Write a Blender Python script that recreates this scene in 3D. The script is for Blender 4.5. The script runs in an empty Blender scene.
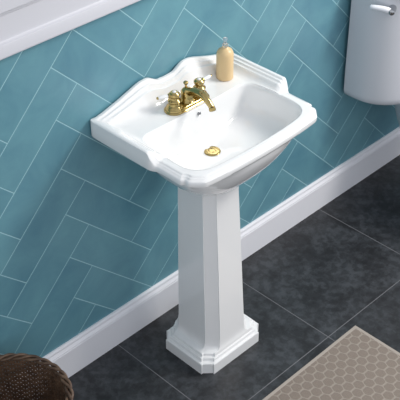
import bpy, bmesh, math, random
from math import sin, cos, pi, sqrt, atan2, exp, hypot
from mathutils import Vector, Matrix
random.seed(7)
S = bpy.context.scene
COL = S.collection

# ------------------------------------------------------------------ camera
pan, tilt = 0.787, 0.646
cam = bpy.data.cameras.new('camera')
camo = bpy.data.objects.new('camera', cam)
COL.objects.link(camo)
cam.sensor_width = 36.0
cam.sensor_fit = 'HORIZONTAL'
cam.lens = 36.0 * 1021.34 / 400.0
cam.clip_start = 0.05
Fv = Vector((sin(pan) * cos(tilt), cos(pan) * cos(tilt), -sin(tilt)))
camo.location = (-1.2045, -1.6799, 2.1256)
camo.rotation_euler = Fv.to_track_quat('-Z', 'Y').to_euler()
S.camera = camo

# ------------------------------------------------------------------ light
S.view_settings.view_transform = 'Standard'
S.view_settings.look = 'None'
S.view_settings.gamma = 1.0
S.view_settings.exposure = 0.08
world = bpy.data.worlds.new('world')
S.world = world
world.use_nodes = True
wn = world.node_tree.nodes
wl = world.node_tree.links
wn.clear()
wo = wn.new('ShaderNodeOutputWorld')
wb = wn.new('ShaderNodeBackground')
wc = wn.new('ShaderNodeTexCoord')
ws = wn.new('ShaderNodeSeparateXYZ')
wr = wn.new('ShaderNodeValToRGB')
wl.new(wc.outputs['Generated'], ws.inputs[0])
wm = wn.new('ShaderNodeMapRange')
wm.inputs['From Min'].default_value = -1
wm.inputs['From Max'].default_value = 1
wl.new(ws.outputs['Z'], wm.inputs['Value'])
wl.new(wm.outputs[0], wr.inputs[0])
cr = wr.color_ramp
cr.elements[0].position = 0.35
cr.elements[0].color = (0.62, 0.63, 0.65, 1)
cr.elements[1].position = 0.95
cr.elements[1].color = (0.56, 0.59, 0.64, 1)
e = cr.elements.new(0.6)
e.color = (0.88, 0.91, 0.97, 1)
wl.new(wr.outputs[0], wb.inputs['Color'])
wb.inputs['Strength'].default_value = 1.02
wl.new(wb.outputs[0], wo.inputs[0])


def area(name, loc, target, size, power, color):
    l = bpy.data.lights.new(name, 'AREA')
    l.shape = 'SQUARE'
    l.size = size
    l.energy = power
    l.color = color
    o = bpy.data.objects.new(name, l)
    COL.objects.link(o)
    o.location = loc
    o.rotation_euler = (Vector(target) - Vector(loc)).to_track_quat('-Z', 'Y').to_euler()
    return o


area('window_daylight', (1.72, -1.22, 2.12), (0.35, -0.1, 0.7), 0.6, 33, (1.0, 0.965, 0.92))

# ------------------------------------------------------------------ materials


def mat(name, color, rough=0.5, metal=0.0, coat=0.0, **kw):
    m = bpy.data.materials.new(name)
    m.use_nodes = True
    b = m.node_tree.nodes['Principled BSDF']
    b.inputs['Base Color'].default_value = (*color, 1)
    b.inputs['Roughness'].default_value = rough
    b.inputs['Metallic'].default_value = metal
    b.inputs['Coat Weight'].default_value = coat
    b.inputs['Coat Roughness'].default_value = 0.05
    for k, v in kw.items():
        b.inputs[k].default_value = v
    # light procedural variation so that no surface is perfectly uniform
    nt = m.node_tree
    tc = nt.nodes.new('ShaderNodeTexCoord')
    n = nt.nodes.new('ShaderNodeTexNoise')
    n.inputs['Scale'].default_value = 9
    nt.links.new(tc.outputs['Object'], n.inputs['Vector'])
    mr = nt.nodes.new('ShaderNodeMapRange')
    mr.inputs['To Min'].default_value = max(0.0, rough - 0.02)
    mr.inputs['To Max'].default_value = rough + 0.03
    nt.links.new(n.outputs['Fac'], mr.inputs['Value'])
    nt.links.new(mr.outputs[0], b.inputs['Roughness'])
    return m


def node(nt, t, **kw):
    n = nt.nodes.new(t)
    for k, v in kw.items():
        setattr(n, k, v)
    return n


def math_n(nt, op, a, b=None, c=None):
    n = nt.nodes.new('ShaderNodeMath')
    n.operation = op
    for i, v in enumerate((a, b, c)):
        if v is None:
            continue
        if isinstance(v, (int, float)):
            n.inputs[i].default_value = v
        else:
            nt.links.new(v, n.inputs[i])
    return n.outputs[0]


M = {}
M['porcelain'] = mat('porcelain', (0.90, 0.90, 0.895), 0.10, coat=0.3)
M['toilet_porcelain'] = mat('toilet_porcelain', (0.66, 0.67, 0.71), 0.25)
M['brass'] = mat('brass', (0.46, 0.35, 0.145), 0.17, 1.0)
M['chrome'] = mat('chrome', (0.45, 0.46, 0.48), 0.18, 1.0)
M['grey_hole'] = mat('grey_hole', (0.16, 0.16, 0.17), 0.6)
M['dark'] = mat('dark_hole', (0.03, 0.028, 0.025), 0.6)
M['trim_paint'] = mat('trim_paint', (0.87, 0.87, 0.91), 0.38)
M['sill_paint'] = mat('sill_paint', (0.66, 0.66, 0.70), 0.4)
M['wall_grout'] = mat('wall_grout', (0.37, 0.60, 0.65), 0.8)
M['floor_grout'] = mat('floor_grout', (0.17, 0.17, 0.18), 0.9)
M['soap'] = mat('soap_bottle', (0.76, 0.55, 0.29), 0.35)
M['clear'] = mat('clear_plastic', (0.85, 0.88, 0.9), 0.08, **{'Transmission Weight': 0.85, 'IOR': 1.4})
M['glass'] = mat('window_glass', (0.9, 0.95, 1.0), 0.02, **{'Transmission Weight': 1.0})


def tile_material():
    m = mat('teal_tile', (0.1, 0.3, 0.35), 0.3)
    nt = m.node_tree
    b = nt.nodes['Principled BSDF']
    for l in list(b.inputs['Roughness'].links):
        nt.links.remove(l)
    g = node(nt, 'ShaderNodeNewGeometry')
    tc = node(nt, 'ShaderNodeTexCoord')
    n = node(nt, 'ShaderNodeTexNoise')
    n.inputs['Scale'].default_value = 7
    n.inputs['Detail'].default_value = 6
    n.inputs['Roughness'].default_value = 0.62
    n.inputs['Distortion'].default_value = 0.6
    nt.links.new(tc.outputs['Object'], n.inputs['Vector'])
    f = math_n(nt, 'MULTIPLY_ADD', g.outputs['Random Per Island'], 0.20, 0.05)
    f = math_n(nt, 'MULTIPLY_ADD', n.outputs['Fac'], 0.95, f)
    r = node(nt, 'ShaderNodeValToRGB')
    r.color_ramp.elements[0].position = 0.25
    r.color_ramp.elements[0].color = (0.082, 0.222, 0.296, 1)
    r.color_ramp.elements[1].position = 0.95
    r.color_ramp.elements[1].color = (0.168, 0.370, 0.425, 1)
    nt.links.new(f, r.inputs[0])
    nt.links.new(r.outputs[0], b.inputs['Base Color'])
    b.inputs['Roughness'].default_value = 0.34
    bp = node(nt, 'ShaderNodeBump')
    bp.inputs['Strength'].default_value = 0.12
    bp.inputs['Distance'].default_value = 0.004
    n2 = node(nt, 'ShaderNodeTexNoise')
    n2.inputs['Scale'].default_value = 16
    n2.inputs['Detail'].default_value = 3
    nt.links.new(tc.outputs['Object'], n2.inputs['Vector'])
    nt.links.new(n2.outputs['Fac'], bp.inputs['Height'])
    nt.links.new(bp.outputs[0], b.inputs['Normal'])
    return m


def slate_material():
    m = mat('slate_tile', (0.03, 0.035, 0.04), 0.5)
    nt = m.node_tree
    b = nt.nodes['Principled BSDF']
    for l in list(b.inputs['Roughness'].links):
        nt.links.remove(l)
    tc = node(nt, 'ShaderNodeTexCoord')
    n = node(nt, 'ShaderNodeTexNoise')
    n.inputs['Scale'].default_value = 9
    n.inputs['Detail'].default_value = 13
    n.inputs['Roughness'].default_value = 0.76
    n.inputs['Distortion'].default_value = 0.15
    nt.links.new(tc.outputs['Object'], n.inputs['Vector'])
    r = node(nt, 'ShaderNodeValToRGB')
    r.color_ramp.elements[0].position = 0.42
    r.color_ramp.elements[0].color = (0.016, 0.017, 0.020, 1)
    r.color_ramp.elements[1].position = 0.60
    r.color_ramp.elements[1].color = (0.054, 0.059, 0.066, 1)
    nt.links.new(n.outputs['Fac'], r.inputs[0])
    n3 = node(nt, 'ShaderNodeTexNoise')
    n3.inputs['Scale'].default_value = 42
    n3.inputs['Detail'].default_value = 5
    nt.links.new(tc.outputs['Object'], n3.inputs['Vector'])
    mx = node(nt, 'ShaderNodeMix', data_type='RGBA', blend_type='MULTIPLY')
    mx.inputs[0].default_value = 0.85
    nt.links.new(r.outputs[0], mx.inputs[6])
    r3 = node(nt, 'ShaderNodeValToRGB')
    r3.color_ramp.elements[0].position = 0.44
    r3.color_ramp.elements[0].color = (0.5, 0.5, 0.51, 1)
    r3.color_ramp.elements[1].position = 0.54
    nt.links.new(n3.outputs['Fac'], r3.inputs[0])
    nt.links.new(r3.outputs[0], mx.inputs[7])
    nt.links.new(mx.outputs[2], b.inputs['Base Color'])
    b.inputs['Roughness'].default_value = 0.5
    bp = node(nt, 'ShaderNodeBump')
    bp.inputs['Strength'].default_value = 0.15
    bp.inputs['Distance'].default_value = 0.003
    nt.links.new(n.outputs['Fac'], bp.inputs['Height'])
    nt.links.new(bp.outputs[0], b.inputs['Normal'])
    return m


def mat_material():
    """taupe quatrefoils on a staggered lattice, parted by paler lines"""
    m = mat('bath_mat_weave', (0.3, 0.26, 0.23), 0.95)
    nt = m.node_tree
    b = nt.nodes['Principled BSDF']
    tc = node(nt, 'ShaderNodeTexCoord')
    sp = node(nt, 'ShaderNodeSeparateXYZ')
    nt.links.new(tc.outputs['Object'], sp.inputs[0])
    A, B = 0.052, 0.033

    def cell(off):
        px = math_n(nt, 'SUBTRACT', math_n(nt, 'FRACT', math_n(nt, 'MULTIPLY_ADD', sp.outputs['X'], 1 / A, off + 40)), 0.5)
        py = math_n(nt, 'SUBTRACT', math_n(nt, 'FRACT', math_n(nt, 'MULTIPLY_ADD', sp.outputs['Y'], 1 / B, off + 40)), 0.5)
        px = math_n(nt, 'MULTIPLY', px, A)
        py = math_n(nt, 'MULTIPLY', py, B)
        r = math_n(nt, 'SQRT', math_n(nt, 'ADD', math_n(nt, 'MULTIPLY', px, px), math_n(nt, 'MULTIPLY', py, py)))
        ax_, ay_ = math_n(nt, 'ABSOLUTE', px), math_n(nt, 'ABSOLUTE', py)
        h = math_n(nt, 'SUBTRACT', math_n(nt, 'ADD', math_n(nt, 'MULTIPLY', ax_, 0.844), math_n(nt, 'MULTIPLY', ay_, 0.536)), 0.0154)
        # small waists half-way along each side give the four-lobed outline
        h = math_n(nt, 'MAXIMUM', h, math_n(nt, 'SUBTRACT', ay_, 0.0162))
        h = math_n(nt, 'MAXIMUM', h, math_n(nt, 'SUBTRACT', r, 0.0168))
        th = math_n(nt, 'ARCTAN2', py, px)
        lobe = math_n(nt, 'ADD', math_n(nt, 'COSINE', math_n(nt, 'MULTIPLY', th, 4.0)), 1.0)
        return math_n(nt, 'MULTIPLY_ADD', lobe, 0.0008, h)
    d = math_n(nt, 'MINIMUM', cell(0.0), cell(0.5))
    mr = node(nt, 'ShaderNodeMapRange')
    mr.inputs['From Min'].default_value = -0.0017
    mr.inputs['From Max'].default_value = -0.0004
    nt.links.new(d, mr.inputs['Value'])
    n = node(nt, 'ShaderNodeTexNoise')
    n.inputs['Scale'].default_value = 420
    n.inputs['Detail'].default_value = 3
    nt.links.new(tc.outputs['Object'], n.inputs['Vector'])
    mx = node(nt, 'ShaderNodeMix', data_type='RGBA')
    mx.inputs[6].default_value = (0.295, 0.240, 0.200, 1)
    mx.inputs[7].default_value = (0.41, 0.35, 0.295, 1)
    nt.links.new(mr.outputs[0], mx.inputs[0])
    m2 = node(nt, 'ShaderNodeMix', data_type='RGBA', blend_type='MULTIPLY')
    m2.inputs[0].default_value = 0.5
    nt.links.new(mx.outputs[2], m2.inputs[6])
    r3 = node(nt, 'ShaderNodeValToRGB')
    r3.color_ramp.elements[0].position = 0.3
    r3.color_ramp.elements[0].color = (0.6, 0.6, 0.6, 1)
    r3.color_ramp.elements[1].position = 0.7
    nt.links.new(n.outputs['Fac'], r3.inputs[0])
    nt.links.new(r3.outputs[0], m2.inputs[7])
    nt.links.new(m2.outputs[2], b.inputs['Base Color'])
    bp = node(nt, 'ShaderNodeBump')
    bp.invert = True
    bp.inputs['Strength'].default_value = 0.5
    bp.inputs['Distance'].default_value = 0.002
    nt.links.new(mr.outputs[0], bp.inputs['Height'])
    nt.links.new(bp.outputs[0], b.inputs['Normal'])
    return m


def wicker_material(name, c0, c1):
    m = mat(name, c0, 0.45)
    nt = m.node_tree
    b = nt.nodes['Principled BSDF']
    tc = node(nt, 'ShaderNodeTexCoord')
    n = node(nt, 'ShaderNodeTexNoise')
    n.inputs['Scale'].default_value = 45
    n.inputs['Detail'].default_value = 4
    nt.links.new(tc.outputs['Object'], n.inputs['Vector'])
    r = node(nt, 'ShaderNodeValToRGB')
    r.color_ramp.elements[0].position = 0.35
    r.color_ramp.elements[0].color = (*c0, 1)
    r.color_ramp.elements[1].position = 0.7
    r.color_ramp.elements[1].color = (*c1, 1)
    nt.links.new(n.outputs['Fac'], r.inputs[0])
    nt.links.new(r.outputs[0], b.inputs['Base Color'])
    return m


M['tile'] = tile_material()
M['slate'] = slate_material()
M['mat'] = mat_material()
M['mat_edge'] = mat('mat_edge', (0.43, 0.375, 0.325), 0.95)
M['wicker'] = wicker_material('wicker', (0.075, 0.042, 0.026), (0.17, 0.098, 0.060))
M['wicker_rim'] = wicker_material('wicker_rim', (0.075, 0.040, 0.024), (0.20, 0.125, 0.078))

# ------------------------------------------------------------------ helpers


def obj(name, bm, m, parent=None, sharp=None, mats=None):
    """link a bmesh as ONE object; sharp = crease angle in degrees (None: flat)"""
    bmesh.ops.remove_doubles(bm, verts=bm.verts, dist=1e-6)
    bmesh.ops.recalc_face_normals(bm, faces=bm.faces)
    if sharp is not None:
        a = math.radians(sharp)
        for f in bm.faces:
            f.smooth = True
        for ed in bm.edges:
            if len(ed.link_faces) == 2 and ed.calc_face_angle(0) > a:
                ed.smooth = False
    me = bpy.data.meshes.new(name)
    bm.to_mesh(me)
    bm.free()
    for q in (mats or [m]):
        me.materials.append(q)
    o = bpy.data.objects.new(name, me)
    COL.objects.link(o)
    if parent:
        o.parent = parent
        o.matrix_parent_inverse = Matrix.Translation(-parent.location) if parent.type == 'EMPTY' else Matrix.Identity(4)
    return o


def empty(name, loc):
    o = bpy.data.objects.new(name, None)
    o.empty_display_size = 0.05
    o.location = loc
    COL.objects.link(o)
    return o


def tag(o, label, cat, group=None):
    o['label'] = label
    o['category'] = cat
    if group:
        o['group'] = group
    return o


def struct(name, bm, m, parent=None, sharp=None, mats=None):
    o = obj(name, bm, m, parent, sharp, mats)
    o['kind'] = 'structure'
    return o


def loft(bm, rings, close_start=False, close_end=False, mat_index=0):
    """rings: lists of equal-length closed loops of 3D points"""
    vs = [[bm.verts.new(p) for p in r] for r in rings]
    n = len(rings[0])
    for a, b in zip(vs, vs[1:]):
        for i in range(n):
            f = bm.faces.new((a[i], a[(i + 1) % n], b[(i + 1) % n], b[i]))
            f.material_index = mat_index
    if close_start:
        bm.faces.new(vs[0][::-1])
    if close_end:
        bm.faces.new(vs[-1])
    return vs


def lathe(bm, prof, centre=(0, 0, 0), n=32, axis=None, close=True):
    """prof: list of (radius, height); axis: direction (default up)"""
    c = Vector(centre)
    q = Vector(axis).to_track_quat('Z', 'Y') if axis else None
    rings = []
    for r, h in prof:
        ring = []
        for i in range(n):
            a = 2 * pi * i / n
            p = Vector((r * cos(a), r * sin(a), h))
            if q:
                p = q @ p
            ring.append(c + p)
        rings.append(ring)
    loft(bm, rings, close, close)


def tube(bm, pts, rad, n=12, cap=True, squash=None):
    """tube along points; rad: number or list; squash: list of vertical flattening"""
    pts = [Vector(p) for p in pts]
    if not isinstance(rad, (list, tuple)):
        rad = [rad] * len(pts)
    rings = []
    ref = Vector((0, 0, 1))
    for i, p in enumerate(pts):
        t = (pts[min(i + 1, len(pts) - 1)] - pts[max(i - 1, 0)]).normalized()
        u = t.cross(ref)
        if u.length < 1e-3:
            u = t.cross(Vector((0, 1, 0)))
        u.normalize()
        v = u.cross(t).normalized()
        sq = squash[i] if squash else 1
        rings.append([p + (u * cos(2 * pi * k / n) + v * sin(2 * pi * k / n) * sq) * rad[i] for k in range(n)])
    loft(bm, rings, cap, cap)


def box(bm, x0, x1, y0, y1, z0, z1):
    v = [bm.verts.new(p) for p in ((x0, y0, z0), (x1, y0, z0), (x1, y1, z0), (x0, y1, z0), (x0, y0, z1), (x1, y0, z1), (x1, y1, z1), (x0, y1, z1))]
    for f in ((3, 2, 1, 0), (4, 5, 6, 7), (0, 1, 5, 4), (1, 2, 6, 5), (2, 3, 7, 6), (3, 0, 4, 7)):
        bm.faces.new([v[i] for i in f])


def sstep(a, b, x):
    t = min(1, max(0, (x - a) / (b - a)))
    return t * t * (3 - 2 * t)


def interp(tab, x):
    for (a, va), (b, vb) in zip(tab, tab[1:]):
        if x <= b:
            t = max(0, (x - a) / (b - a))
            return va + (vb - va) * t
    return tab[-1][1]


def sinterp(tab, x):
    for (a, va), (b, vb) in zip(tab, tab[1:]):
        if x <= b:
            return va + (vb - va) * sstep(a, b, x)
    return tab[-1][1]


# ------------------------------------------------------------------ setting
X0, X1, YF, H = -1.5, 2.6, -2.6, 1.9


def cell_tile(bm, pts, n_dir, h, bev):
    """one tile: polygon outline pts (in order), raised by h along n_dir with a bevelled edge"""
    pts = [Vector(p) for p in pts]
    c = sum(pts, Vector()) / len(pts)
    N = Vector(n_dir)
    inner = []
    k = len(pts)
    for i, p in enumerate(pts):
        a = (pts[(i + 1) % k] - p).normalized()
        b = (pts[i - 1] - p).normalized()
        s = (a + b)
        inner.append(p + (a + b) * bev / max(0.3, sqrt(max(0, 1 - a.dot(b) ** 2))))
    loft(bm, [[p for p in pts], [p + N * (h - bev * 0.6) for p in pts], [p + N * h for p in inner]])
    bm.faces.new([bm.verts.new(p + N * h) for p in inner])


def clip(poly, x0, x1, y0, y1):
    def cut(P, f):
        out = []
        for i in range(len(P)):
            a, b = P[i - 1], P[i]
            fa, fb = f(a), f(b)
            if (fa >= 0) != (fb >= 0):
                t = fa / (fa - fb)
                out.append((a[0] + (b[0] - a[0]) * t, a[1] + (b[1] - a[1]) * t))
            if fb >= 0:
                out.append(b)
        return out
    for f in (lambda p: p[0] - x0, lambda p: x1 - p[0], lambda p: p[1] - y0, lambda p: y1 - p[1]):
        poly = cut(poly, f)
        if len(poly) < 3:
            return []
    return poly


# back wall in herringbone tiles (one tile is 10 x 30 cm)
bm = bmesh.new()
q = 2 ** -0.5 * 0.1
OX, OZ = 0.0, 0.9661
G = 0.0125
tiles = []
for k in range(-45, 46):
    for mm in range(-10, 11):
        tiles.append((k, k + 1, -k - 3 + 6 * mm, -k + 6 * mm))
        tiles.append((-k + 6 * mm, -k + 3 + 6 * mm, k, k + 1))
for (u0, u1, v0, v1) in tiles:
    P = [(u0 + G, v0 + G), (u1 - G, v0 + G), (u1 - G, v1 - G), (u0 + G, v1 - G)]
    P = [(OX + (u + v) * q, OZ + (v - u) * q) for u, v in P]
    P = clip(P, X0, X1, 0.02, H)
    if len(P) >= 3:
        ar = abs(sum(P[i - 1][0] * P[i][1] - P[i][0] * P[i - 1][1] for i in range(len(P)))) / 2
        if ar > 2e-4:
            cell_tile(bm, [(x, 0.0012, z) for x, z in P], (0, -1, 0), 0.0012, 0.0005)
for f in bm.faces:
    f.material_index = 0
nf = len(bm.faces)
box(bm, X0, X1, 0.0006, 0.10, 0, H)
bm.faces.ensure_lookup_table()
for i in range(nf, len(bm.faces)):
    bm.faces[i].material_index = 1
struct('wall_back', bm, None, mats=[M['tile'], M['wall_grout']])

# floor of slate tiles, 457 mm
bm = bmesh.new()
a = 0.4569
for i in range(-5, 7):
    for j in range(-6, 3):
        x = 0.1289 + i * a
        y = -0.4272 + j * a
        P = clip([(x + .0012, y + .0012), (x + a - .0012, y + .0012), (x + a - .0012, y + a - .0012), (x + .0012, y + a - .0012)], X0, X1, YF, 0.0)
        if len(P) >= 3:
            cell_tile(bm, [(p[0], p[1], -0.0015) for p in P], (0, 0, 1), 0.0015, 0.0004)
nf = len(bm.faces)
box(bm, X0, X1, YF, 0.0, -0.06, -0.0003)
bm.faces.ensure_lookup_table()
for i in range(nf, len(bm.faces)):
    bm.faces[i].material_index = 1
struct('floor', bm, None, mats=[M['slate'], M['floor_grout']])


def prism_x(bm, prof, x0, x1):
    """extrude a closed (y, z) profile along x"""
    loft(bm, [[(x0, y, z) for y, z in prof], [(x1, y, z) for y, z in prof]], True, True)


bm = bmesh.new()
prism_x(bm, [(0.0, 0), (-0.014, 0), (-0.014, 0.0955), (-0.0128, 0.0965), (-0.0128, 0.098), (-0.0138, 0.099), (-0.0138, 0.1015), (-0.0115, 0.1045), (-0.0085, 0.110),
             (-0.0085, 0.1155), (-0.0065, 0.119), (-0.0035, 0.1205), (0.0, 0.1205)], X0, X1)
struct('baseboard_back', bm, M['trim_paint'], sharp=25)

# window with its moulded casing, above and to the left of the sink
bm = bmesh.new()
WX0, WX1 = -0.9, 0.62
prism_x(bm, [(0, 1.0495), (-0.020, 1.0495), (-0.022, 1.0525), (-0.022, 1.0775), (-0.0205, 1.0815), (-0.015, 1.0835), (-0.012, 1.0865), (-0.012, 1.1425), (-0.015, 1.1455), (-0.017, 1.1515), (-0.024, 1.1565),
             (-0.024, 1.225), (0, 1.225)], WX0, WX1)
win = struct('window_1', bm, M['sill_paint'], sharp=25)
bm = bmesh.new()
box(bm, WX0, WX0 + 0.08, -0.03, 0, 1.225, H)
box(bm, WX1 - 0.08, WX1, -0.03, 0, 1.225, H)
box(bm, WX0 + 0.08, WX1 - 0.08, -0.03, 0, H - 0.08, H)
struct('window_frame', bm, M['sill_paint'], win)
bm = bmesh.new()
box(bm, WX0 + 0.08, WX1 - 0.08, -0.012, -0.006, 1.225, H - 0.08)
struct('window_pane', bm, M['glass'], win)

# ------------------------------------------------------------------ pedestal sink
XC, YB = 0.3425, -0.004
DECK = 0.758
sink = empty('pedestal_sink', (XC, -0.19, 0))
tag(sink, 'white porcelain pedestal sink with a stepped base and brass tap against the teal wall', 'sink')
CY = -0.205                       # ray centre of the plan outlines


def smooth_poly(pts, it=2):
    for _ in range(it):
        out = []
        for i in range(len(pts)):
            a, b = pts[i], pts[(i + 1) % len(pts)]
            out += [(a[0] * .75 + b[0] * .25, a[1] * .75 + b[1] * .25), (a[0] * .25 + b[0] * .75, a[1] * .25 + b[1] * .75)]
        pts = out
    return pts


def sym(half):
    """half outline from the back centre to the front centre on the right; mirrored"""
    return half + [(-x, y) for x, y in half[::-1] if x > 1e-6]


outer = sym([(0.0, YB), (0.10, YB), (0.20, YB), (0.234, YB), (0.245, YB), (0.247, YB - .004), (0.247, YB - .016), (0.2468, -0.08), (0.2462, -0.14), (0.2458, -0.200), (0.2450, -0.212), (0.2415, -0.221),
             (0.2375, -0.228), (0.2355, -0.236), (0.2350, -0.26), (0.2350, -0.29), (0.2350, -0.303), (0.2335, -0.309), (0.227, -0.312), (0.2255, -0.316), (0.227, -0.323), (0.225, -0.329), (0.203, -0.351), (0.198, -0.3545), (0.19, -0.3560),
             (0.15, -0.3600), (0.08, -0.3640), (0.0, -0.3655)])
outer = smooth_poly(outer, 1)
basin = smooth_poly(sym([(0.0, -0.121), (0.08, -0.120), (0.14, -0.118), (0.172, -0.119), (0.188, -0.130), (0.195, -0.155), (0.199, -0.20), (0.201, -0.245), (0.200, -0.278), (0.193, -0.305), (0.172, -0.325),
                         (0.14, -0.333), (0.07, -0.3375), (0.0, -0.339)]), 2)


def ray_hit(poly, th, c=(0.0, CY)):
    dx, dy = cos(th), sin(th)
    best = None
    for i in range(len(poly)):
        ax, ay = poly[i - 1][0] - c[0], poly[i - 1][1] - c[1]
        bx, by = poly[i][0] - c[0], poly[i][1] - c[1]
        ex, ey = bx - ax, by - ay
        den = dx * ey - dy * ex
        if abs(den) < 1e-12:
            continue
        t = (ax * ey - ay * ex) / den
        s = (ax * dy - ay * dx) / den
        if t > 0 and -1e-9 <= s <= 1 + 1e-9:
            if best is None or t > best:
                best = t
    return (c[0] + dx * best, c[1] + dy * best)


# angles: dense near the corners of the outer outline
angs = sorted(set([round(atan2(y - CY, x), 5) for x, y in outer] + [round(-pi + 2 * pi * i / 340, 5) for i in range(340)]))
angs = [a for i, a in enumerate(angs) if i == 0 or a - angs[i - 1] > 0.0022]
Opts = [ray_hit(outer, a) for a in angs]
Bpts = [ray_hit(basin, a) for a in angs]


def crest(x):
    """height of the splashback crest over the deck: two soft humps, a dip in the middle"""
    x = abs(x)
    return sinterp([(0.0, 0.050), (0.020, 0.051), (0.066, 0.070), (0.10, 0.0665), (0.20, 0.036), (0.251, 0.026)], x) if x < 0.066 else \
        interp([(0.066, 0.070), (0.085, 0.0695), (0.10, 0.066), (0.16, 0.046), (0.21, 0.032), (0.235, 0.027), (0.251, 0.026)], x)


RID = [(0.0, 0.90), (0.0022, 0.975), (0.0045, 1.0), (0.0115, 1.0), (0.0135, 0.90), (0.0150, 0.84), (0.0205, 0.83), (0.0225, 0.72), (0.0240, 0.66), (0.0300, 0.63), (0.0330, 0.45), (0.042, 0.16), (0.054, 0.03), (0.064, 0.0)]
RIM = [(0.0, -0.0095), (0.002, -0.0070), (0.0065, -0.0062), (0.0080, -0.0034), (0.0125, -0.0030), (0.0145, -0.0006), (0.018, 0.0)]


def top_z(x, y):
    dback = YB - y
    dside = 0.247 - abs(x)
    hb = crest(x) * interp(RID, dback)
    fade = 1 - sstep(0.204, 0.228, -y)
    hs = 0.026 * interp(RID, dside) * fade
    z = max(hb, hs)
    # blend of the two in the corner
    if fade > 0 and hs > 0 and hb > 0:
        z = max(hb, hs)
    return z, fade


def dist_outline(x, y, poly):
    best = 9
    for i in range(len(poly)):
        ax, ay = poly[i - 1]
        bx, by = poly[i]
        ex, ey = bx - ax, by - ay
        L = ex * ex + ey * ey
        t = 0 if L == 0 else max(0, min(1, ((x - ax) * ex + (y - ay) * ey) / L))
        d = hypot(x - ax - ex * t, y - ay - ey * t)
        if d < best:
            best = d
    return best


front_outer = outer
rings = []
# underside: from the foot that sits on the pedestal, up and out to the lip
BC = (0.0, -0.195)


def under_ring(s, z, k=1.0):
    ring = []
    for a, (x, y) in zip(angs, Opts):
        # bowl plan: rounded superellipse about BC that grows into the outline
        ex, ey = 0.213, 0.157
        ca, sa = cos(a), sin(a)
        r = (abs(ca / ex) ** 2.7 + abs(sa / ey) ** 2.7) ** (-1 / 2.7)
        bx, by = r * ca, CY + r * sa
        px, py = bx * (1 - k) + x * k, by * (1 - k) + y * k
        px, py = BC[0] + (px - BC[0]) * s, BC[1] + (py - BC[1]) * s
        py = min(py, YB)
        ring.append((XC + px, py, z))
    return ring


for s, z, k in ((0.30, 0.583, 0), (0.36, 0.585, 0), (0.48, 0.598, 0), (0.62, 0.621, 0), (0.75, 0.647, 0), (0.85, 0.673, 0), (0.925, 0.697, 0), (0.965, 0.712, 0.0), (0.982, 0.726, 0.25), (0.982, 0.7325, 0.8), (0.993, 0.735, 1.0)):
    rings.append(under_ring(s, z, k))
LIPZ = 0.739
rings.append([(XC + x, y, LIPZ) for x, y in Opts])
top0 = []
for x, y in Opts:
    h, fade = top_z(x, y)
    back = y > YB - 0.003
    z = DECK + (h if h > 0.004 else 0) + (RIM[0][1]) * (1 - max(fade, 1 if back else 0))
    top0.append(z)
rings.append([(XC + x, y, LIPZ + (z - LIPZ) * .5) for (x, y), z in zip(Opts, top0)])
rings.append([(XC + x, y, z) for (x, y), z in zip(Opts, top0)])
# the deck between the outline and the basin edge: first fixed insets, then even steps
ins = [0.0022, 0.0045, 0.0075, 0.0095, 0.0115, 0.0135, 0.0150, 0.0160, 0.0180, 0.0205, 0.0225, 0.0240, 0.027, 0.0300, 0.0330, 0.037, 0.042, 0.048, 0.054, 0.060, 0.068, 0.076, 0.085, 0.094]
deck_rings = []
for dd in ins:
    ring = []
    for (ox, oy), (bx, by) in zip(Opts, Bpts):
        L = hypot(bx - ox, by - oy)
        # inset measured square to the nearest outline side
        ux, uy = (bx - ox) / L, (by - oy) / L
        if oy > YB - 0.003:
            c = abs(uy)
            if abs(ox) > 0.235:
                c = max(abs(ux), abs(uy))
        elif abs(ox) > 0.225 and oy > -0.31:
            c = abs(ux)
        elif oy < -0.353:
            c = abs(uy)
        else:
            c = 1.0
        t = dd / max(c, 0.3) / L
        tmax = 0.93 * (0.35 + 0.65 * (dd / 0.094)) if t > 0.9 else 1
        t = min(t, 0.80 + 0.15 * dd / 0.094)
        x, y = ox + (bx - ox) * t, oy + (by - oy) * t
        h, fade = top_z(x, y)
        d = dist_outline(x, y, outer)
        f2 = max(fade, 1 - sstep(0.0, 0.03, YB - y))
        z = DECK + h + interp(RIM, d) * (1 - f2)
        ring.append((XC + x, y, z))
    deck_rings.append(ring)
rings += deck_rings
# basin edge and bowl, converging on the drain
DR = (0.0, -0.182)
for s, dz in ((1.012, 0.0), (1.0, -0.001), (0.985, -0.006), (0.972, -0.015), (0.955, -0.030), (0.93, -0.046), (0.89, -0.061), (0.83, -0.073), (0.74, -0.082), (0.62, -0.088), (0.48, -0.092), (0.34, -0.095), (0.22, -0.098), (0.15, -0.100)):
    ring = []
    for x, y in Bpts:
        w = max(0.0, (1 - s)) 
        px, py = DR[0] + (x - DR[0]) * s, DR[1] + (y - DR[1]) * s
        ring.append((XC + px, py, DECK + dz))
    rings.append(ring)
bm = bmesh.new()
loft(bm, rings, True, False)
# the last ring: round it onto the drain seat
vs = rings[-1]
end = [(XC + DR[0] + 0.018 * cos(a), DR[1] + 0.018 * sin(a), DECK - 0.1015) for a in [atan2(p[1] - DR[1], p[0] - XC) for p in vs]]
loft(bm, [vs, end], False, True)
basin_o = obj('basin', bm, M['porcelain'], sink, sharp=42)

# pedestal column: a square shaft with stepped diagonal corners on a notched plinth
PX, PY = 0.335, -0.197


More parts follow.
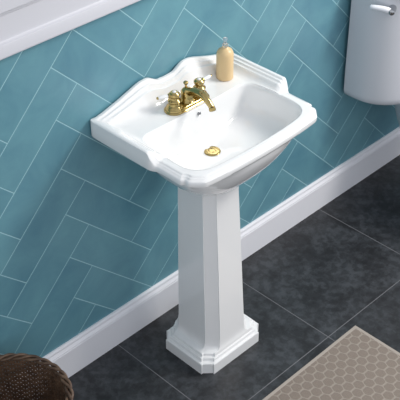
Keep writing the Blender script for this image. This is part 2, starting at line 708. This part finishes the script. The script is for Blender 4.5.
def ped_ring(w, d, c, z, kind=0):
    """w,d: half width/depth, c: corner cut; kind 0 stepped diagonal, 1 concave notch"""
    out = []
    for qd, (sx, sy) in enumerate(((1, 1), (-1, 1), (-1, -1), (1, -1))):
        if kind == 0:
            e_ = c * 0.10
            cr = [(w, d - c), (w - e_, d - c), (w - e_, d - c + 0.001), (w - c * .42, d - c * .66), (w - c * 0.66, d - c * .42), (w - c + 0.001, d - e_), (w - c, d - e_), (w - c, d)]
        else:
            e_ = c * 0.24
            cr = [(w, d - c), (w - e_, d - c), (w - e_ - .0004, d - c + 0.001), (w - c * .49, d - c * .73), (w - c * 0.73, d - c * .49), (w - c + 0.001, d - e_ - .0004), (w - c, d - e_), (w - c, d)]
        if sx * sy < 0:
            cr = cr[::-1]
        for x, y in cr:
            out.append((PX + sx * x, PY + sy * y, z))
    return out


bm = bmesh.new()
R1 = [ped_ring(0.1185, 0.102, 0.026, z, 1) for z in (0.0, 0.002)]
R1 = [ped_ring(0.1185, 0.102, 0.026, 0.0005, 1), ped_ring(0.1185, 0.102, 0.026, 0.036, 1), ped_ring(0.1165, 0.100, 0.026, 0.038, 1), ped_ring(0.111, 0.0945, 0.026, 0.0385, 1), ped_ring(0.110, 0.0935, 0.026, 0.041, 1),
      ped_ring(0.110, 0.0935, 0.026, 0.047, 1), ped_ring(0.1085, 0.092, 0.026, 0.049, 1), ped_ring(0.1035, 0.089, 0.026, 0.0495, 1), ped_ring(0.1025, 0.088, 0.026, 0.052, 1), ped_ring(0.1025, 0.088, 0.026, 0.057, 1),
      ped_ring(0.101, 0.087, 0.027, 0.059, 1)]
# n of both kinds is equal: 8 points per corner
R2 = [ped_ring(0.0935, 0.0860, 0.033, 0.0605), ped_ring(0.0860, 0.0845, 0.031, 0.0645), ped_ring(0.0815, 0.0832, 0.030, 0.072), ped_ring(0.0790, 0.0826, 0.029, 0.084), ped_ring(0.0780, 0.0822, 0.029, 0.10),
      ped_ring(0.073, 0.077, 0.028, 0.32), ped_ring(0.066, 0.070, 0.025, 0.56), ped_ring(0.067, 0.071, 0.025, 0.592), ped_ring(0.069, 0.073, 0.025, 0.589)]
R2 = [[(x - 0.006 * sstep(0.06, 0.6, z) - 0.002, y + 0.010 * sstep(0.06, 0.6, z) + 0.004, z) for x, y, z in ring] for ring in R2]
R1 = [[(x, PY + (y - PY) * 0.95, z) for x, y, z in ring] for ring in R1]
loft(bm, R1 + R2, True, True)
obj('pedestal', bm, M['porcelain'], sink, sharp=28)

# drain
bm = bmesh.new()
dz = DECK - 0.0992
lathe(bm, [(0.0215, -0.003), (0.0215, 0.0005), (0.0200, 0.0018), (0.0170, 0.0022), (0.0155, 0.0014), (0.012, 0.0014), (0.006, 0.0020), (0.002, 0.0022)], (XC, DR[1], dz), 36)
drain = obj('drain', bm, M['brass'], sink, sharp=40)
bm = bmesh.new()
for i in range(6):
    a = i * pi / 3
    lathe(bm, [(0.0017, 0.0002), (0.0017, 0.0020), (0.0010, 0.0021)], (XC + 0.0092 * cos(a), DR[1] + 0.0092 * sin(a), dz), 10)
obj('strainer_hole', bm, M['dark'], drain)
# overflow opening
bm = bmesh.new()
oc = (XC + 0.010, -0.1255, DECK - 0.0165)
ax = (0, -0.93, 0.30)
lathe(bm, [(0.0052, -0.004), (0.0052, 0.0006), (0.0046, 0.0010), (0.0038, 0.0006), (0.0034, -0.001)], oc, 24, ax)
ov = obj('overflow', bm, M['chrome'], sink, sharp=40)
bm = bmesh.new()
lathe(bm, [(0.0035, -0.003), (0.0035, -0.0002), (0.002, -0.0001)], oc, 16, ax)
obj('overflow_hole', bm, M['grey_hole'], ov)

# ---- tap: base plate with spout, two handles with porcelain levers, lift rod
FX, FY, FZ = 0.3445, -0.089, DECK


def stadium(L, r, z, n=12):
    out = []
    for i in range(n + 1):
        a = -pi / 2 + pi * i / n
        out.append((FX + L + r * cos(a), FY + r * sin(a), z))
    for i in range(n + 1):
        a = pi / 2 + pi * i / n
        out.append((FX - L + r * cos(a), FY + r * sin(a), z))
    return out


bm = bmesh.new()
loft(bm, [stadium(0.052, r, FZ + z) for r, z in ((0.030, -0.001), (0.0305, 0.004), (0.0285, 0.0062), (0.0265, 0.0066), (0.0255, 0.010), (0.023, 0.0125), (0.020, 0.0135))], True, True)
tap = obj('tap', bm, M['brass'], sink, sharp=30)
tap['label'] = 'polished brass tap with two white-tipped handles'
HP = [(0.0235, 0.010), (0.0240, 0.0155), (0.0215, 0.019), (0.0180, 0.021), (0.0165, 0.026), (0.0175, 0.0300), (0.0200, 0.0325), (0.0200, 0.0355), (0.0170, 0.038), (0.0140, 0.0405), (0.0130, 0.045), (0.0150, 0.0485),
      (0.0165, 0.053), (0.0160, 0.058), (0.0125, 0.061), (0.0110, 0.0625)]
for sx in (-1, 1):
    hx = FX + sx * 0.0508
    bm = bmesh.new()
    lathe(bm, HP, (hx, FY, FZ), 28)
    # collar the lever runs through
    dirv = Vector((sx, 0.42 if sx < 0 else 0.05, -0.02)).normalized()
    o0 = Vector((hx, FY, FZ + 0.0535))
    lathe(bm, [(0.006, 0.010), (0.0072, 0.014), (0.0072, 0.018), (0.0055, 0.020)], o0, 16, dirv)
    hd = obj('handle', bm, M['brass'], tap, sharp=35)
    bm = bmesh.new()
    lathe(bm, [(0.0062, 0.0622), (0.0060, 0.0640), (0.0042, 0.0655), (0.002, 0.0660)], (hx, FY, FZ), 24)
    c = obj('handle_cap', bm, M['porcelain'], tap, sharp=50)
    c['label'] = 'white porcelain cap on the tap handle'
    bm = bmesh.new()
    lathe(bm, [(0.0045, 0.0195), (0.0058, 0.026), (0.0062, 0.036), (0.0052, 0.045), (0.0040, 0.050)], o0, 18, dirv)
    c = obj('lever', bm, M['porcelain'], tap, sharp=50)
    c['label'] = 'white porcelain lever'
    bm = bmesh.new()
    lathe(bm, [(0.0042, 0.0495), (0.0046, 0.0515), (0.0036, 0.0545), (0.0012, 0.0555)], o0, 16, dirv)
    obj('lever_tip', bm, M['brass'], tap, sharp=50)
# spout: body, then an arc sweeping forward and down
bm = bmesh.new()
lathe(bm, [(0.0245, 0.010), (0.0240, 0.016), (0.0200, 0.020), (0.0185, 0.028), (0.0195, 0.036), (0.0185, 0.044), (0.0140, 0.051), (0.0080, 0.055), (0.0055, 0.056)], (FX, FY, FZ), 30)
pts, rr = [], []
for i in range(21):
    t = i / 20
    y = FY - 0.006 - 0.096 * t ** 0.95
    z = FZ + 0.045 + 0.013 * sin(pi * min(1, t * 0.95)) * 1.0 - 0.014 * max(0, (t - 0.5) / 0.5) ** 1.7
    pts.append((FX, y, z))
    rr.append(0.0135 - 0.0050 * t + 0.0008 * sin(pi * t))
tube(bm, pts, rr, 20)
e0 = Vector(pts[-1])
lathe(bm, [(0.0088, 0.002), (0.0102, -0.003), (0.0106, -0.006), (0.0102, -0.0090), (0.0080, -0.0095)], e0 + Vector((0, -0.001, -0.001)), 22, (0, 0.35, 1))
obj('spout', bm, M['brass'], tap, sharp=40)
bm = bmesh.new()
lathe(bm, [(0.0042, 0.050), (0.0034, 0.0585), (0.0032, 0.064), (0.0060, 0.0665), (0.0078, 0.070), (0.0066, 0.0735), (0.0038, 0.0755), (0.0015, 0.0765)], (FX, FY + 0.004, FZ), 20)
obj('lift_rod', bm, M['brass'], tap, sharp=45)

for o in [tap] + list(tap.children):
    for v in o.data.vertices:
        v.co = Vector((FX, FY, FZ)) + (v.co - Vector((FX, FY, FZ))) * 0.86

# ------------------------------------------------------------------ soap bottle
BX, BY = 0.507, -0.066
bot = empty('soap_bottle', (BX, BY, DECK + 0.001))
tag(bot, 'tan soap bottle with a clear nozzle standing on the sink behind the basin', 'bottle')
bm = bmesh.new()
lathe(bm, [(0.0195, 0.0006), (0.0220, 0.0016), (0.0228, 0.0045), (0.0228, 0.070), (0.0225, 0.074), (0.0210, 0.0782), (0.0185, 0.0832), (0.0130, 0.0875), (0.0085, 0.0905), (0.0075, 0.0925)], (BX, BY, DECK), 40)
obj('bottle_body', bm, M['soap'], bot, sharp=50)
bm = bmesh.new()
lathe(bm, [(0.0070, 0.0923), (0.0080, 0.0928), (0.0080, 0.1005), (0.0060, 0.1020), (0.0042, 0.1040), (0.0040, 0.1090), (0.0058, 0.1110), (0.0064, 0.1145), (0.0050, 0.1180), (0.0020, 0.1195)], (BX, BY, DECK), 24)
obj('nozzle', bm, M['clear'], bot, sharp=50)

# ------------------------------------------------------------------ toilet (its cistern reaches into the picture)
TX = 1.40
toi = empty('toilet', (TX, -0.3, 0))
tag(toi, 'pale grey-white toilet cistern with a side flush lever, against the teal wall', 'toilet')


def tank_ring(hw, dep, z, n=64, pw=3.2):
    """D-shaped plan: flat at the wall, bowed round to the front"""
    out = []
    y0 = -0.012
    for i in range(n + 1):
        a = pi + pi * i / n
        ca, sa = cos(a), sin(a)
        x = math.copysign(abs(ca) ** (2 / 2.7), ca) * hw
        y = y0 - 0.035 - abs(sa) ** (2 / 2.3) * (dep - 0.035)
        out.append((TX + x, y, z))
    out += [(TX + hw, y0 - 0.004, z), (TX + hw - 0.004, y0, z), (TX, y0, z), (TX - hw + 0.004, y0, z), (TX - hw, y0 - 0.004, z)]
    return out


bm = bmesh.new()
rings = [tank_ring(0.284 - 0.028 * (1 - sin(t)), 0.208 - 0.024 * (1 - sin(t)), 0.414 + 0.034 * (1 - cos(t))) for t in [i * pi / 2 / 8 for i in range(9)]] + [tank_ring(0.286, 0.212, 0.52), tank_ring(0.290, 0.214, 0.80)]
loft(bm, rings, True, True)
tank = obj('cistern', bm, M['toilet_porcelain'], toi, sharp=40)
bm = bmesh.new()
loft(bm, [tank_ring(0.294, 0.220, 0.8005), tank_ring(0.300, 0.226, 0.806), tank_ring(0.300, 0.226, 0.826), tank_ring(0.292, 0.218, 0.834)], True, True)
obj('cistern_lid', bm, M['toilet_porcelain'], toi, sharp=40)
# lever on the rounded front corner
bm = bmesh.new()
LP = Vector((1.142, -0.1435, 0.765))
ln = Vector((-0.86, -0.51, 0)).normalized()
tv = Vector((-0.51, 0.86, 0.0)).normalized()
lathe(bm, [(0.0115, -0.02), (0.0115, 0.014), (0.0085, 0.024), (0.0095, 0.030), (0.0085, 0.034), (0.005, 0.036)], LP, 24, ln)
lv = obj('lever_boss', bm, M['chrome'], toi, sharp=40)
bm = bmesh.new()
tube(bm, [LP + ln * 0.025 + tv * s_ + Vector((0, 0, z_)) for s_, z_ in ((0.004, 0.001), (0.012, 0.003), (0.03, 0.006), (0.048, 0.007), (0.062, 0.007), (0.066, 0.007))], [0.0070, 0.0090, 0.0085, 0.0080, 0.0075, 0.003], 14)
o = obj('flush_lever', bm, M['trim_paint'], toi, sharp=50)
o['label'] = 'white flush lever'


def egg_ring(hw, yb, yf, z, n=48):
    out = []
    yc = (yb + yf) / 2
    for i in range(n):
        a = 2 * pi * i / n
        x = cos(a) * hw * (1 - 0.12 * (-sin(a)))
        out.append((TX + x, yc + sin(a) * (yb - yf) / 2, z))
    return out


bm = bmesh.new()
loft(bm, [egg_ring(0.11, -0.14, -0.52, 0.0005), egg_ring(0.108, -0.14, -0.52, 0.03), egg_ring(0.095, -0.13, -0.47, 0.09), egg_ring(0.10, -0.10, -0.48, 0.18), egg_ring(0.14, -0.06, -0.58, 0.28), egg_ring(0.172, -0.04, -0.66, 0.36),
          egg_ring(0.178, -0.03, -0.67, 0.395), egg_ring(0.170, -0.035, -0.66, 0.402)], True, True)
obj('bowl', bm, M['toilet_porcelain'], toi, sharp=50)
bm = bmesh.new()
loft(bm, [egg_ring(0.06, -0.04, -0.17, 0.4015), egg_ring(0.06, -0.04, -0.17, 0.4145)], True, True)
obj('cistern_neck', bm, M['toilet_porcelain'], toi, sharp=50)
bm = bmesh.new()
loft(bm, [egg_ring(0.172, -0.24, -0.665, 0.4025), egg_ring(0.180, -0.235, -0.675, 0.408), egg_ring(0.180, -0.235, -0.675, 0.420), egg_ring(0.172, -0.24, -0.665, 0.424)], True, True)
obj('seat_lid', bm, M['toilet_porcelain'], toi, sharp=50)

# ------------------------------------------------------------------ bath mat
MX, MY = 0.676, -0.456
W_, D_ = 0.62, 0.95
matr = empty('bath_mat', (MX - W_ / 2, MY - D_ / 2, 0))
tag(matr, 'taupe bath mat with a pale quatrefoil pattern lying on the dark floor tiles', 'mat')
bm = bmesh.new()
bw = 0.011


def rect_ring(i, z):
    x0, x1, y0, y1 = MX - W_ + i, MX - i, MY - D_ + i, MY - i
    return [(x0, y0, z), (x1, y0, z), (x1, y1, z), (x0, y1, z)]


loft(bm, [rect_ring(bw - .001, 0.0008), rect_ring(bw - .001, 0.0058), rect_ring(bw + .001, 0.0066)], True, True)
obj('pile', bm, M['mat'], matr, sharp=30)
bm = bmesh.new()
loft(bm, [rect_ring(bw, 0.0004), rect_ring(0.0, 0.0004), rect_ring(0.0, 0.0045), rect_ring(0.0015, 0.0060), rect_ring(bw - 0.001, 0.0062), rect_ring(bw, 0.0055), rect_ring(bw, 0.0004)])
obj('binding', bm, M['mat_edge'], matr, sharp=40)

# ------------------------------------------------------------------ wicker basket
KX, KY, KR, KH = -0.350, -0.176, 0.148, 0.262
bask = empty('wicker_basket', (KX, KY, 0))
tag(bask, 'dark brown woven wicker basket with a braided rim standing by the baseboard', 'basket')


def kr(z):
    return 0.118 + (KR - 0.118) * (z / KH) ** 0.8


bm = bmesh.new()
NS = 64                                           # upright stakes
rows = 38
SEG = NS * 4
for r in range(rows):
    z = 0.006 + (KH - 0.012) * r / (rows - 1)
    R0 = kr(z)
    ph = pi * (r % 2)
    cs = []
    for i in range(SEG):
        a = 2 * pi * i / SEG
        w = 0.0020 * cos(NS * a / 2 + ph)
        rr_ = R0 + w
        p = Vector((KX + rr_ * cos(a), KY + rr_ * sin(a), z))
        rad = Vector((cos(a), sin(a), 0))
        cs.append([bm.verts.new(p + rad * 0.0026 * cos(t) + Vector((0, 0, 0.0034 * sin(t)))) for t in (0, pi / 3, 2 * pi / 3, pi, 4 * pi / 3, 5 * pi / 3)])
    for i in range(SEG):
        A_, B_ = cs[i], cs[(i + 1) % SEG]
        for k in range(6):
            bm.faces.new((A_[k], A_[(k + 1) % 6], B_[(k + 1) % 6], B_[k]))
for i in range(NS):
    a = 2 * pi * i / NS
    tube(bm, [(KX + kr(z) * cos(a), KY + kr(z) * sin(a), z) for z in (0.002, 0.06, 0.12, 0.18, 0.22, KH)], 0.0032, 6)
obj('woven_side', bm, M['wicker'], bask, sharp=60)
bm = bmesh.new()
lathe(bm, [(0.002, 0.003), (0.118, 0.003), (0.120, 0.006), (0.118, 0.009), (0.002, 0.009)], (KX, KY, 0), 48)
obj('base', bm, M['wicker'], bask)
bm = bmesh.new()
for s_ in range(3):
    n = 300
    pts = []
    ph = 2 * pi * s_ / 3
    cs = []
    for i in range(n):
        a = 2 * pi * i / n
        tw = 10 * a + ph
        R0 = KR + 0.0066 * cos(tw)
        p = Vector((KX + R0 * cos(a), KY + R0 * sin(a), KH + 0.002 + 0.0042 * sin(tw)))
        rad = Vector((cos(a), sin(a), 0))
        cs.append([bm.verts.new(p + rad * 0.0042 * cos(t) + Vector((0, 0, 0.0036 * sin(t)))) for t in [k * pi / 4 for k in range(8)]])
    for i in range(n):
        A_, B_ = cs[i], cs[(i + 1) % n]
        for k in range(8):
            bm.faces.new((A_[k], A_[(k + 1) % 8], B_[(k + 1) % 8], B_[k]))
obj('braided_rim', bm, M['wicker_rim'], bask, sharp=60)
